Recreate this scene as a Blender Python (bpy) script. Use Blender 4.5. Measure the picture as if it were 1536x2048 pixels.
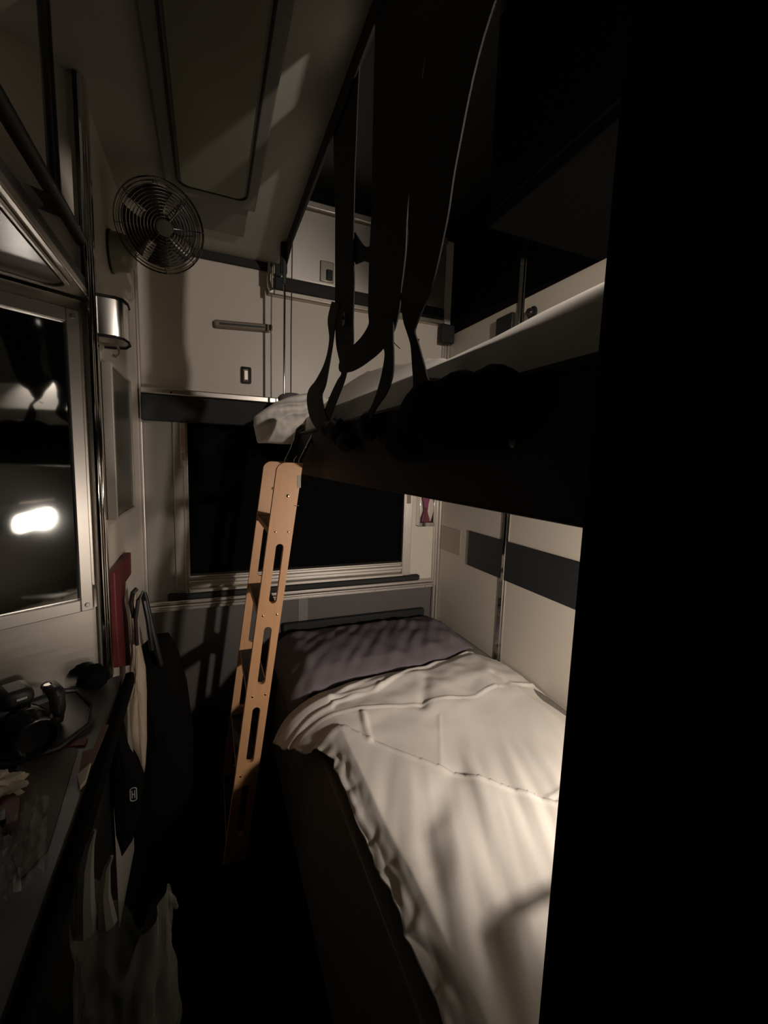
import bpy, bmesh, math, random
import numpy as np
from mathutils import Vector, Matrix, noise
for o in list(bpy.data.objects): bpy.data.objects.remove(o)
SC = bpy.context.scene; COL = SC.collection
random.seed(7)

# ------------------------------------------------------------------ camera
CAMZ = 1.3; FPX = 839.94
RM = [[0.92351386,-0.01467389,0.38328426],[-0.38216842,-0.12039823,0.91621589],[0.0327023,-0.99261722,-0.11679733]]
cam = bpy.data.cameras.new('camera'); camo = bpy.data.objects.new('camera', cam); COL.objects.link(camo)
cam.sensor_fit = 'VERTICAL'; cam.sensor_height = 36; cam.lens = FPX/2048*36; cam.clip_start = .01
camo.matrix_world = Matrix([[RM[i][0], -RM[i][1], -RM[i][2], (0,0,CAMZ)[i]] for i in range(3)] + [[0,0,0,1]])
SC.camera = camo
# ------------------------------------------------------------------ world, exposure
w = bpy.data.worlds.new('world'); SC.world = w; w.use_nodes = True
w.node_tree.nodes['Background'].inputs[0].default_value = (.5,.55,.5,1)
w.node_tree.nodes['Background'].inputs[1].default_value = .0004
SC.view_settings.view_transform = 'Standard'; SC.view_settings.look = 'None'
SC.view_settings.exposure = 0; SC.view_settings.gamma = 1; SC.view_settings.use_curve_mapping = False
LOWER_W, UPPER_W = 11.0, 30.0          # glow of the two lenses
LOWER_P, UPPER_P = 43.0, 30.0          # watts of the bulbs behind them
WARM = (1,.87,.76)

# ------------------------------------------------------------------ points on real planes
def ray(x, y):
    a, b = (x-768)/FPX, (y-1024)/FPX
    return Vector([RM[i][0]*a+RM[i][1]*b+RM[i][2] for i in range(3)])
C0 = Vector((0,0,CAMZ))
def onX(x, y, X): d = ray(x,y); return C0+d*(X/d.x)
def onY(x, y, Y): d = ray(x,y); return C0+d*(Y/d.y)
def onZ(x, y, Z): d = ray(x,y); return C0+d*((Z-CAMZ)/d.z)

# ------------------------------------------------------------------ materials
def mat(name, col, rough=.5, metal=0, noise_s=0, noise_a=.15, bump=0, bump_s=60, emit=None, es=0, trans=0, alpha=1, spec=.5, stretch=None, sheen=0):
    m = bpy.data.materials.new(name); m.use_nodes = True; nt = m.node_tree; b = nt.nodes['Principled BSDF']
    b.inputs['Base Color'].default_value = (*col,1); b.inputs['Roughness'].default_value = rough
    b.inputs['Metallic'].default_value = metal; b.inputs['Specular IOR Level'].default_value = spec
    b.inputs['Transmission Weight'].default_value = trans; b.inputs['Alpha'].default_value = alpha
    b.inputs['Sheen Weight'].default_value = sheen
    if emit: b.inputs['Emission Color'].default_value = (*emit,1); b.inputs['Emission Strength'].default_value = es
    tc = nt.nodes.new('ShaderNodeTexCoord'); mp = nt.nodes.new('ShaderNodeMapping')
    nt.links.new(tc.outputs['Object'], mp.inputs[0])
    if stretch: mp.inputs['Scale'].default_value = stretch
    if noise_s:
        n = nt.nodes.new('ShaderNodeTexNoise'); n.inputs['Scale'].default_value = noise_s; n.inputs['Detail'].default_value = 5
        nt.links.new(mp.outputs[0], n.inputs[0])
        r = nt.nodes.new('ShaderNodeMix'); r.data_type = 'RGBA'
        r.inputs[6].default_value = (*[c*(1-noise_a) for c in col],1); r.inputs[7].default_value = (*[min(1,c*(1+noise_a)) for c in col],1)
        nt.links.new(n.outputs[0], r.inputs[0]); nt.links.new(r.outputs[2], b.inputs['Base Color'])
        if metal:
            q = nt.nodes.new('ShaderNodeMapRange'); q.inputs[3].default_value = max(.02,rough-.04); q.inputs[4].default_value = rough+.05
            nt.links.new(n.outputs[0], q.inputs[0]); nt.links.new(q.outputs[0], b.inputs['Roughness'])
    if bump:
        n = nt.nodes.new('ShaderNodeTexNoise'); n.inputs['Scale'].default_value = bump_s; n.inputs['Detail'].default_value = 4
        nt.links.new(mp.outputs[0], n.inputs[0])
        u = nt.nodes.new('ShaderNodeBump'); u.inputs['Strength'].default_value = bump; u.inputs['Distance'].default_value = .002
        nt.links.new(n.outputs[0], u.inputs['Height']); nt.links.new(u.outputs[0], b.inputs['Normal'])
    return m
CREAM = mat('cream_laminate', (.64,.585,.50), .38, noise_s=3, noise_a=.05, bump=.08, bump_s=220)
CEIL  = mat('ceiling_paint', (.42,.41,.36), .55, noise_s=4, noise_a=.05)
STEEL = mat('brushed_steel', (.56,.52,.47), .34, 1, noise_s=9, noise_a=.08, stretch=(1,1,14))
DOORM = mat('satin_steel_door', (.74,.70,.64), .5, 1, noise_s=6, noise_a=.1)
BEAM  = mat('black_beam_paint', (.007,.007,.006), .6, noise_s=9, noise_a=.2, spec=.25)
STEELD= mat('dull_steel_lip', (.5,.46,.40), .42, 1, noise_s=12, noise_a=.12)
ALU   = mat('aluminium_trim', (.62,.58,.53), .36, .75, noise_s=5, noise_a=.05)
CHROME= mat('chrome', (.78,.76,.73), .07, 1, noise_s=5, noise_a=.03)
BLACK = mat('black_plastic', (.012,.012,.012), .45, noise_s=12)
RUBBER= mat('black_rubber', (.010,.011,.011), .7, noise_s=20)
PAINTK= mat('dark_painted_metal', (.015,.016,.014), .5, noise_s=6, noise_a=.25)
WEB   = mat('black_webbing', (.006,.006,.008), .8, bump=.4, bump_s=900, noise_s=60)
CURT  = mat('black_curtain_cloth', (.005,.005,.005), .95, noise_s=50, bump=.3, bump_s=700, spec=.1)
SHEET = mat('white_cotton', (.78,.74,.68), .9, noise_s=3, noise_a=.03, bump=.15, bump_s=900, spec=.2)
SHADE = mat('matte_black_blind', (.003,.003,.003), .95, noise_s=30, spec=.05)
PILLOW= mat('charcoal_pillow_cloth', (.16,.14,.155), .9, noise_s=5, noise_a=.1, bump=.2, bump_s=600, spec=.2)
VINYL = mat('dark_grey_vinyl', (.10,.088,.082), .6, noise_s=8, noise_a=.1, bump=.1, bump_s=300)
SOFA  = mat('dark_grey_upholstery', (.19,.18,.155), .85, noise_s=25, noise_a=.2, bump=.4, bump_s=500)
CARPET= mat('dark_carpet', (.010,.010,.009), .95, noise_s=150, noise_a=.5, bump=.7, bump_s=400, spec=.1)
WOOD  = mat('light_birch_plywood', (.60,.33,.165), .42, noise_s=7, noise_a=.13, stretch=(9,9,1))
WOODE = mat('plywood_edge', (.42,.23,.12), .6, noise_s=60, noise_a=.35, stretch=(1,30,1))
GLASS = mat('mirror_silver', (.86,.88,.87), .015, 1, noise_s=3, noise_a=.01)
PANE  = mat('window_glass', (.6,.62,.62), .03, trans=1, noise_s=2, noise_a=.02)
DIFF  = mat('frosted_light_cover', (.20,.20,.14), .45, noise_s=6, noise_a=.04)
HOUS  = mat('grey_light_housing', (.17,.17,.145), .5, noise_s=6, noise_a=.06)
STRIPE= mat('dark_blue_grey_band', (.020,.022,.024), .5, noise_s=10, noise_a=.2)
TAUPE = mat('taupe_plate', (.24,.19,.14), .4, noise_s=8, noise_a=.06)
RED   = mat('dark_red_card', (.12,.018,.018), .55, noise_s=12, noise_a=.15)
REDT  = mat('red_print', (.33,.10,.08), .6, noise_s=20)
LABEL = mat('cream_label', (.52,.44,.38), .6, noise_s=9, noise_a=.05)
CREAMC= mat('cream_canvas', (.50,.40,.30), .9, noise_s=40, noise_a=.1, bump=.4, bump_s=400)
PLASTH= mat('bunched_white_plastic', (.38,.37,.33), .35, noise_s=9, bump=.5, bump_s=40, alpha=.8)
PLAST = mat('thin_white_plastic', (.40,.40,.36), .28, noise_s=9, noise_a=.08, bump=.6, bump_s=30, alpha=.40)
FILM  = mat('clear_plastic_film', (.42,.42,.40), .13, noise_s=6, bump=.9, bump_s=18, alpha=.25)
TISSUE= mat('cream_paper_napkin', (.62,.57,.44), .9, noise_s=15, noise_a=.15, bump=.6, bump_s=60)
GREEND= mat('dark_green_laminate', (.022,.026,.017), .45, noise_s=5, noise_a=.1)
COUNT = mat('dark_grey_countertop', (.10,.095,.088), .4, noise_s=30, noise_a=.2)
PURPLE= mat('purple_card', (.20,.035,.10), .4, noise_s=9)
FANC  = mat('olive_grey_enamel', (.30,.31,.24), .3, noise_s=7, noise_a=.06)
BLADE = mat('dark_fan_blade', (.05,.05,.045), .35, noise_s=7)
BRASS = mat('brass_screw', (.62,.42,.18), .25, 1, noise_s=20)
ROPE  = mat('dark_red_cord', (.05,.012,.014), .8, noise_s=60)
WHITEL= mat('off_white_print', (.5,.5,.48), .6, noise_s=30, noise_a=.1)
LENS1 = mat('lit_lens_lower', (.9,.85,.75), .4, emit=WARM, es=LOWER_W, noise_s=4, noise_a=.02)
LENS2 = mat('lit_lens_upper', (.9,.85,.75), .4, emit=WARM, es=UPPER_W, noise_s=4, noise_a=.02)

# ------------------------------------------------------------------ mesh helpers
def smooth_by_angle(me, ang=40):
    for p in me.polygons: p.use_smooth = True
    try: me.set_sharp_from_angle(angle=math.radians(ang))
    except Exception: pass
def link(name, bm, m, parent=None, smooth=True, bevel=0, solid=0, sub=0, ang=40):
    bmesh.ops.recalc_face_normals(bm, faces=bm.faces)
    me = bpy.data.meshes.new(name); bm.to_mesh(me); bm.free()
    me.materials.append(m)
    if smooth: smooth_by_angle(me, ang)
    o = bpy.data.objects.new(name, me); COL.objects.link(o)
    if parent:
        o.parent = parent
        o.matrix_parent_inverse = Matrix.Translation(-parent.location) if parent.type == 'EMPTY' else Matrix()
    if solid: s = o.modifiers.new('s','SOLIDIFY'); s.thickness = solid; s.offset = 0
    if bevel: b = o.modifiers.new('b','BEVEL'); b.width = bevel; b.segments = 2; b.limit_method = 'ANGLE'
    if sub: s = o.modifiers.new('u','SUBSURF'); s.levels = s.render_levels = sub
    return o
def thing(name, label, cat, loc, group=None):
    o = bpy.data.objects.new(name, None); COL.objects.link(o); o.location = loc; o.empty_display_size = .05
    o['label'] = label; o['category'] = cat
    if group: o['group'] = group
    return o
def tag(o, label, cat, group=None, kind=None):
    o['label'] = label; o['category'] = cat
    if group: o['group'] = group
    if kind: o['kind'] = kind
    return o
def struct(name, bm, m, **k):
    o = link(name, bm, m, **k); o['kind'] = 'structure'; return o
def box(bm, x0, x1, y0, y1, z0, z1, M=None):
    v = [bm.verts.new(Vector((x,y,z)) if M is None else M@Vector((x,y,z))) for x in (x0,x1) for y in (y0,y1) for z in (z0,z1)]
    for f in ((0,1,3,2),(4,6,7,5),(0,4,5,1),(2,3,7,6),(0,2,6,4),(1,5,7,3)): bm.faces.new([v[i] for i in f])
def B(*a, M=None): bm = bmesh.new(); box(bm, *a, M=M); return bm
def tube(bm, pts, r, n=10, closed=False, cap=True):
    pts = [Vector(p) for p in pts]; N = len(pts); rs = r if isinstance(r,(list,tuple)) else [r]*N
    rings = []; up = None
    for i, p in enumerate(pts):
        if closed: t = pts[(i+1)%N]-pts[i-1]
        else: t = pts[min(i+1,N-1)]-pts[max(i-1,0)]
        t.normalize()
        if up is None: up = t.orthogonal().normalized()
        up = (up-t*up.dot(t)); up = up.normalized() if up.length > 1e-6 else t.orthogonal().normalized()
        s = t.cross(up)
        rings.append([bm.verts.new(p+(up*math.cos(a)+s*math.sin(a))*rs[i]) for a in [2*math.pi*k/n for k in range(n)]])
    for i in range(N if closed else N-1):
        a, b = rings[i], rings[(i+1)%N]
        for k in range(n): bm.faces.new((a[k],a[(k+1)%n],b[(k+1)%n],b[k]))
    if cap and not closed: bm.faces.new(rings[0][::-1]); bm.faces.new(rings[-1])
def T(pts, r, n=10, closed=False): bm = bmesh.new(); tube(bm, pts, r, n, closed); return bm
def lathe(bm, prof, M, n=24, ang=2*math.pi):
    rings = []; full = abs(ang-2*math.pi) < 1e-6; cnt = n if full else n+1
    for r, h in prof: rings.append([bm.verts.new(M@Vector((r*math.cos(ang*k/n), r*math.sin(ang*k/n), h))) for k in range(cnt)])
    for a, b in zip(rings, rings[1:]):
        for k in range(n):
            k2 = (k+1)%cnt
            try: bm.faces.new((a[k],a[k2],b[k2],b[k]))
            except ValueError: pass
    for rg, (r,h) in ((rings[0],prof[0]),(rings[-1],prof[-1])):
        if r > 1e-5 and full: bm.faces.new(rg)
def axisM(p, d, up=(0,0,1)):
    d = Vector(d).normalized(); x = Vector(up).cross(d)
    x = x.normalized() if x.length > 1e-4 else Vector((1,0,0)); y = d.cross(x)
    return Matrix(((x.x,y.x,d.x,p[0]),(x.y,y.y,d.y,p[1]),(x.z,y.z,d.z,p[2]),(0,0,0,1)))
def disc(p, d, r, h, n=20): bm = bmesh.new(); lathe(bm, [(r,0),(r,h*.7),(r*.8,h)], axisM(p,d), n); return bm
def plate(loops, ext):
    """flat outline with holes (lists of 3D points), thickened along ext"""
    bm = bmesh.new(); es = []
    for L in loops:
        vs = [bm.verts.new(p) for p in L]
        es += [bm.edges.new((vs[i], vs[(i+1)%len(vs)])) for i in range(len(vs))]
    bmesh.ops.triangle_fill(bm, use_beauty=True, use_dissolve=False, edges=es)
    r = bmesh.ops.extrude_face_region(bm, geom=bm.faces[:])
    bmesh.ops.translate(bm, vec=ext, verts=[g for g in r['geom'] if isinstance(g, bmesh.types.BMVert)])
    return bm
def grid(nu, nv, f):
    bm = bmesh.new(); V = [[bm.verts.new(f(i/(nu-1), j/(nv-1))) for j in range(nv)] for i in range(nu)]
    for i in range(nu-1):
        for j in range(nv-1): bm.faces.new((V[i][j],V[i+1][j],V[i+1][j+1],V[i][j+1]))
    return bm
def nz(x, y, z=0): return noise.noise(Vector((x,y,z)))
def rrect(x0, x1, y0, y1, r, n=6):
    out = []
    for cx, cy, a0 in ((x1-r,y1-r,0),(x0+r,y1-r,90),(x0+r,y0+r,180),(x1-r,y0+r,270)):
        for k in range(n+1):
            a = math.radians(a0+90*k/n); out.append((cx+r*math.cos(a), cy+r*math.sin(a)))
    return out

# ------------------------------------------------------------------ room frame
XL, XR, YB, ZC = -.247, 1.118, 1.9, 2.1
XB = .30                       # aisle edge of the berths
YE = .02                      # partition at the near end of the berths
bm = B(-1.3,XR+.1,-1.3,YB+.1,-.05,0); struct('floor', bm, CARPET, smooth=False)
bm = B(-1.3,.28,-1.3,YB+.1,ZC,ZC+.05); struct('ceiling', bm, CEIL, smooth=False)
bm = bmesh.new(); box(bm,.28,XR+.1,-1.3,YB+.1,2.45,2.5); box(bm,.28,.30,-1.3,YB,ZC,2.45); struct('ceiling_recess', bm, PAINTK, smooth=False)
# window wall in pieces round the window opening
bm = bmesh.new()
WX0,WX1,WZ0,WZ1 = -.082,.896,.76,1.47
box(bm,XL-.1,XR+.1,YB,YB+.08,1.47,2.5)
box(bm,XL-.1,WX0,YB,YB+.08,.66,1.47); box(bm,WX1,XR+.1,YB,YB+.08,.66,1.47); box(bm,WX0,WX1,YB,YB+.08,.66,WZ0)
struct('wall_back', bm, CREAM, smooth=False)
struct('wall_back_lower', B(XL-.1,XR+.1,YB-.004,YB+.08,0,.66), VINYL, smooth=False)
struct('wall_back_side', B(XL+.0125,-.1325,YB-.003,YB-.0005,.706,1.431), mat('grey_steel_panel',(.24,.225,.205),.5,noise_s=6,noise_a=.06), smooth=False)
struct('wall_right', B(XR,XR+.08,-.2,YB,0,1.935), CREAM, smooth=False)
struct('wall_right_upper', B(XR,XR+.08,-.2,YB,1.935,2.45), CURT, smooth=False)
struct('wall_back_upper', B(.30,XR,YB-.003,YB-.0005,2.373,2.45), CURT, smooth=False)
struct('wall_left', B(XL-.08,XL,1.205,YB,0,ZC), CREAM, smooth=False)
# angled vanity wall
pa = math.radians(58); MD = Vector((math.sin(pa),math.cos(pa),0)); ND = Vector((math.cos(pa),-math.sin(pa),0)); P0 = Vector((XL,1.195,0))
VM = Matrix(((MD.x,-ND.x,0,P0.x),(MD.y,-ND.y,0,P0.y),(0,0,1,0),(0,0,0,1)))       # local: x along wall, -y into room
struct('wall_vanity', B(-1.1,-.004,.0,.06,0,1.64,M=VM), STEEL, smooth=False)
struct('wall_vanity_upper', B(-1.1,-.004,.0,.06,1.66,ZC,M=VM), CREAM, smooth=False)
struct('wall_near', B(-1.3,XR+.1,-1.3,-1.24,0,2.45), GREEND, smooth=False)
struct('wall_aisle', B(-1.3,-1.24,-1.24,.72,0,ZC), GREEND, smooth=False)
bm = bmesh.new(); box(bm,.31,XR,YE-.05,YE,0,2.45); struct('wall_partition', bm, GREEND, smooth=False)

# trims
bm = bmesh.new()
for x, r in ((0,.011),(.022,.007),(-.02,.006)): box(bm,XL-.002,XL+.014-abs(x)*.3,1.196+x-r*.9,1.196+x+r*.9,.735,ZC)
struct('trim_1', bm, CHROME, bevel=.003)
bm = bmesh.new(); box(bm,XL,XL+.012,YB-.012,YB,.0,ZC); struct('trim_2', bm, ALU, bevel=.004)
bm = bmesh.new()
for x0,x1,h in ((1.104,1.116,.012),(1.088,1.100,.008),(1.076,1.084,.004)): box(bm,x0,x1,YB-h,YB,.45,1.97)
struct('trim_3', bm, ALU, bevel=.002)
bm = bmesh.new()
for y0,y1,h in ((1.352,1.362,.004),(1.362,1.380,.008),(1.380,1.392,.004)): box(bm,XR-h,XR,y0,y1,.42,2.45)
struct('trim_4', bm, CHROME, bevel=.003)
struct('trim_5', B(-.05,.28,YB-.016,YB,2.068,2.098), RUBBER, bevel=.003)
struct('trim_6', B(.25,.28,YB-.02,YB,2.06,2.1), ALU, bevel=.004)

# ------------------------------------------------------------------ window_1 with blind, sill and frame
w1 = B(WX0,WX1,YB+.045,YB+.05,WZ0,WZ1); w1 = struct('window_1', w1, PANE, smooth=False)
def part(name, bm, m, parent, **k):
    o = link(name, bm, m, parent, **k); return o
bm = bmesh.new(); box(bm,-.132,WX0,YB-.012,YB+.045,.69,1.47); box(bm,-.096,WX0+.004,YB-.017,YB-.01,.70,1.46)
part('window_frame', bm, STEELD, w1, bevel=.002)
bm = bmesh.new(); box(bm,WX1,.945,YB-.012,YB+.045,.72,1.47); box(bm,WX1,.905,YB-.017,YB-.01,.74,1.47)
part('window_frame', bm, ALU, w1, bevel=.002)
bm = bmesh.new()
for z0,z1,h in ((.795,.803,.018),(.782,.793,.010),(.768,.782,.022),(.752,.766,.014),(.735,.748,.034)): box(bm,WX0,WX1,YB-h,YB+.045,z0,z1)
part('window_rail', bm, ALU, w1, bevel=.002)
part('blind', B(WX0,WX1,YB+.02,YB+.026,.79,1.47), SHADE, w1, smooth=False)['label'] = 'matte black pull-down blind closed over the glass'
bm = bmesh.new(); box(bm,-.165,.995,YB-.03,YB,.706,.732); part('sill_ledge', bm, RUBBER, w1, bevel=.006)
bm = bmesh.new()
for z0,z1,h in ((.690,.705,.030),(.678,.688,.036),(.661,.676,.026)): box(bm,XL+.012,1.075,YB-h,YB,z0,z1)
part('sill_moulding', bm, ALU, w1, bevel=.003)
bm = bmesh.new()
for sx in (.05,.42,.75,1.03): lathe(bm,[(.004,0),(.003,.002)],axisM((sx,YB-.026,.668),(0,-1,0)),10)
part('screw', bm, STEELD, w1)
# valance box over the window
va = thing('blind_valance','long black blind box with a steel top edge above the dark window','blind box',(.43,YB-.03,1.43))
part('box_face', B(XL+.012,XR-.05,YB-.045,YB-.002,1.432,1.532), RUBBER, va, bevel=.004)
part('top_trim', B(XL+.012,XR-.05,YB-.052,YB-.002,1.532,1.556), STEEL, va, bevel=.004)
part('bolt', disc((-.13,YB-.052,1.541),(0,-1,0),.005,.004,12), CHROME, va)
# emergency notice on the left window frame, vertical red lettering
fl = link('exit_label', B(-.106,-.087,YB-.0205,YB-.0175,1.26,1.43), LABEL)
tag(fl,'small pale vertical sticker with red lettering on the left window frame','label')
def text(s, size, M, m, parent, name='lettering', ext=.0004):
    cu = bpy.data.curves.new(name,'FONT'); cu.body = s; cu.size = size; cu.extrude = ext; cu.align_x = 'CENTER'; cu.align_y = 'CENTER'
    tmp = bpy.data.objects.new(name, cu); COL.objects.link(tmp); dg = bpy.context.evaluated_depsgraph_get(); dg.update()
    me = bpy.data.meshes.new_from_object(tmp.evaluated_get(dg)); bpy.data.objects.remove(tmp)
    me.transform(M); me.materials.clear(); me.materials.append(m)
    o = bpy.data.objects.new(name, me); COL.objects.link(o)
    if parent: o.parent = parent
    return o
Mt = Matrix.Translation((-.0965,YB-.0212,1.345))@Matrix(((0,1,0,0),(0,0,-1,0),(-1,0,0,0),(0,0,0,1)))
text('EMERGENCY  EXIT', .0155, Mt, REDT, fl)

# ------------------------------------------------------------------ upper back wall: cabinet, reading strip, switch
cb = thing('overhead_cabinet','brushed steel cabinet high on the window wall beyond the black straps','cabinet',(.68,YB-.02,1.975))
bm = bmesh.new(); box(bm,.236,1.07,YB-.03,YB,1.974,1.998); part('bottom_lip', bm, STEELD, cb, bevel=.005)
bm = bmesh.new(); tube(bm,[(.240,YB-.02,2.10),(.236,YB-.026,2.03),(.240,YB-.028,2.0),(.25,YB-.03,1.985)],[.006,.007,.009,.012]); part('corner_guard', bm, CHROME, cb)
bm = bmesh.new(); box(bm,.262,1.07,YB-.024,YB,1.998,2.052); box(bm,.262,.29,YB-.024,YB,2.052,2.18); part('gasket', bm, RUBBER, cb, bevel=.006)
bm = bmesh.new(); box(bm,.30,.735,YB-.018,YB,2.052,2.34); part('door', bm, DOORM, cb, bevel=.006)
bm = bmesh.new(); box(bm,.74,1.07,YB-.018,YB,2.052,2.34); part('door', bm, DOORM, cb, bevel=.006)
bm = bmesh.new(); box(bm,.30,1.07,YB-.03,YB,2.344,2.372); part('top_lip', bm, ALU, cb, bevel=.004)
bm = bmesh.new(); box(bm,.452,.512,YB-.026,YB-.018,2.065,2.15); lt = part('latch', bm, STEELD, cb, bevel=.003)
bm = bmesh.new(); box(bm,.478,.505,YB-.036,YB-.0262,2.072,2.115); o = link('latch_pull', bm, BLACK, lt, bevel=.003)

rs = thing('coat_hook_bar','slim brown bar with a shiny end mounted on the upper window wall above the switch','hook bar',(.14,YB,1.83))
a, b = onY(428,650,YB-.012), onY(544,660,YB-.012)
bm = bmesh.new(); M = Matrix.Translation(((a.x+b.x)/2,YB-.012,(a.z+b.z)/2+.004))@Matrix.Rotation(-math.atan2(b.z-a.z,b.x-a.x),4,'Y')
L2 = (b-a).length/2
box(bm,-L2,L2-.008,-.014,.012,-.014,.016,M=M); part('bar_body', bm, TAUPE, rs, bevel=.008)
bm = bmesh.new(); box(bm,L2-.016,L2,-.018,.011,-.013,.014,M=M); part('end_cap', bm, CHROME, rs, bevel=.004)
part('groove', B(-L2+.02,L2-.03,-.0165,-.0145,-.004,.004,M=M), PAINTK, rs)
sw = thing('light_switch','small chrome framed rocker switch on the window wall above the blind box','switch',(.149,YB,1.645))
p = onY(492,751,YB)
lp = rrect(p.x-.021,p.x+.021,p.z-.034,p.z+.034,.006); hl = rrect(p.x-.011,p.x+.011,p.z-.024,p.z+.024,.004)
part('switch_plate', plate([[Vector((x,YB-.001,z)) for x,z in lp],[Vector((x,YB-.001,z)) for x,z in hl]],(0,-.006,0)), CHROME, sw, bevel=.001, ang=25)
part('rocker', B(p.x-.0095,p.x+.0095,YB-.009,YB-.001,p.z-.021,p.z+.021), STEELD, sw, bevel=.003)

# dark bracket in the far upper corner, bracket and knob on right wall
hb = link('berth_hinge_box', B(1.04,1.112,YB-.06,YB-.032,1.885,1.972), RUBBER, bevel=.006); tag(hb,'black hinge box in the far top corner where window wall meets side wall','hinge box')
hg = link('berth_side_bracket', B(XR-.02,XR-.001,1.40,1.50,1.80,1.90), PAINTK, bevel=.004); tag(hg,'dark square bracket on the side wall above the upper mattress','bracket')
kb = thing('round_bumper','round black bumper with bright highlight on the side wall above upper berth','knob',(XR,1.305,1.87))
bm = bmesh.new(); lathe(bm,[(.024,0),(.024,.004),(.020,.007)],axisM((XR,1.305,1.868),(-1,0,0)),24); part('rose', bm, RUBBER, kb)
bm = bmesh.new(); lathe(bm,[(.012,.007),(.015,.012),(.016,.018),(.013,.024),(.006,.028),(.0001,.029)],axisM((XR,1.305,1.868),(-1,0,0)),24); part('button', bm, mat('glossy_black_knob',(.02,.018,.016),.12,noise_s=9), kb)

# ------------------------------------------------------------------ right wall band, plate
sb = link('padded_wall_band', B(XR-.006,XR-.0005,YE+.002,1.63,.836,.998), STRIPE, bevel=.002); tag(sb,'long dark horizontal band on the cream side wall beside the lower berth','wall band')
a = onX(884,1046,XR); b = onX(920,1115,XR)
pl = link('taupe_wall_plate', B(XR-.003,XR-.0005,min(a.y,b.y),max(a.y,b.y),.862,.985), mat('faint_taupe',(.42,.36,.285),.4,noise_s=8,noise_a=.05), bevel=.001); tag(pl,'faint taupe square plate on the side wall next to the corner trim','plate')
# brochure holder near the corner
bh = thing('brochure_holder','clear holder with purple and red leaflet beside the lower window corner','leaflet holder',(1.01,YB,.99))
bm = bmesh.new(); box(bm,.972,.978,YB-.04,YB-.001,.985,1.2); box(bm,1.052,1.060,YB-.04,YB-.001,.985,1.2); box(bm,.972,1.06,YB-.04,YB-.001,.985,.990); box(bm,.972,1.06,YB-.041,YB-.038,.985,1.005)
part('clear_sleeve', bm, CHROME, bh, bevel=.001)
bm = plate([[Vector((x,YB-.02,z)) for x,z in ((.990,.992),(1.046,.992),(1.036,1.03),(1.026,1.06),(1.03,1.10),(1.045,1.16),(1.045,1.2),(.985,1.2),(.985,1.16),(1.003,1.10),(1.008,1.06),(.998,1.03))]],(0,-.004,0)); part('leaflet', bm, PURPLE, bh)
bm = plate([[Vector((x,YB-.026,z)) for x,z in ((.996,.993),(1.040,.993),(1.024,1.03),(1.021,1.08),(1.010,1.08),(1.008,1.03))]],(0,-.002,0)); part('leaflet', bm, RED, bh)
st = link('wall_sticker', B(.912,.934,YB-.0142,YB-.0122,1.10,1.22), TAUPE); tag(st,'small grey-brown sticker at the top of the right window frame','sticker')
tp = link('seat_tape', B(.376,.42,YB-.0065,YB-.0042,.545,.66), mat('pale_grey_tape',(.19,.17,.165),.5,noise_s=20)); tag(tp,'short strip of pale grey tape below the sill moulding','tape')

# ------------------------------------------------------------------ ceiling light housing
lh = thing('ceiling_light','long unlit rectangular ceiling light with frosted cover above the aisle','ceiling light',(.03,.5,ZC))
bm = bmesh.new(); box(bm,-.105,.148,-.9,1.505,ZC-.02,ZC-.001); part('housing', bm, HOUS, lh, bevel=.004)
bm = plate([[Vector((x,y,ZC-.021)) for x,y in rrect(-.062,.108,-.8,1.44,.025)]],(0,0,-.006)); part('cover', bm, DIFF, lh, bevel=.002)
bm = bmesh.new(); tube(bm,[Vector((x,y,ZC-.0215)) for x,y in rrect(-.072,.118,-.82,1.452,.028)],.003,6,True); part('gasket', bm, RUBBER, lh)
vt = link('ceiling_vent_plate', B(-.052,.128,1.512,1.70,ZC-.012,ZC-.001), HOUS, bevel=.003); tag(vt,'flat grey plate on the ceiling between the long light and window wall','ceiling plate')

# ------------------------------------------------------------------ lower berth
lb = thing('lower_berth','dark upholstered sofa berth made up with a mattress along the side wall','bed',(.7,.9,0))
bm = bmesh.new()
v = [Vector(p) for p in ((.245,.03,0),(.245,1.86,0),(.292,1.86,.44),(.292,.03,.44),(XR-.01,.03,0),(XR-.01,1.86,0),(XR-.01,1.86,.44),(XR-.01,.03,.44))]
vv = [bm.verts.new(p) for p in v]
for f in ((0,1,2,3),(4,7,6,5),(0,3,7,4),(1,5,6,2),(3,2,6,7),(0,4,5,1)): bm.faces.new([vv[i] for i in f])
part('seat_base', bm, SOFA, lb, bevel=.012)
bm = B(.320,XR-.014,YE+.004,1.84,.442,.498); part('mattress', bm, SOFA, lb, bevel=.02)
# white duvet with folds
ZT = .522
def seg_d(p, pts):
    best = (9, 0, 0)
    for i in range(len(pts)-1):
        a, b = pts[i], pts[i+1]; ab = b-a; t = max(0,min(1,(p-a).dot(ab)/ab.length_squared)); q = a+ab*t; d = (p-q).length
        if d < best[0]:
            side = ab.x*(p-a).y-ab.y*(p-a).x
            best = (d, side, (i+t)/(len(pts)-1))
    return best
def pl2(*px): return [Vector(onZ(x,y,ZT+.012).xy) for x,y in px]
R1 = pl2((640,1440),(668,1401),(748,1375),(819,1335),(900,1306),(945,1290))
R2 = pl2((660,1424),(721,1410),(836,1397),(951,1384),(990,1368))
R3 = pl2((690,1450),(739,1472),(898,1534),(1000,1570),(1111,1605),(1180,1630))
R4 = pl2((880,1419),(882,1521))
R5 = pl2((726,1420),(741,1472)); R6 = pl2((640,1395),(700,1385),(760,1365)); R7 = pl2((985,1345),(1010,1362)); R8 = pl2((850,1350),(845,1400))
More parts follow.
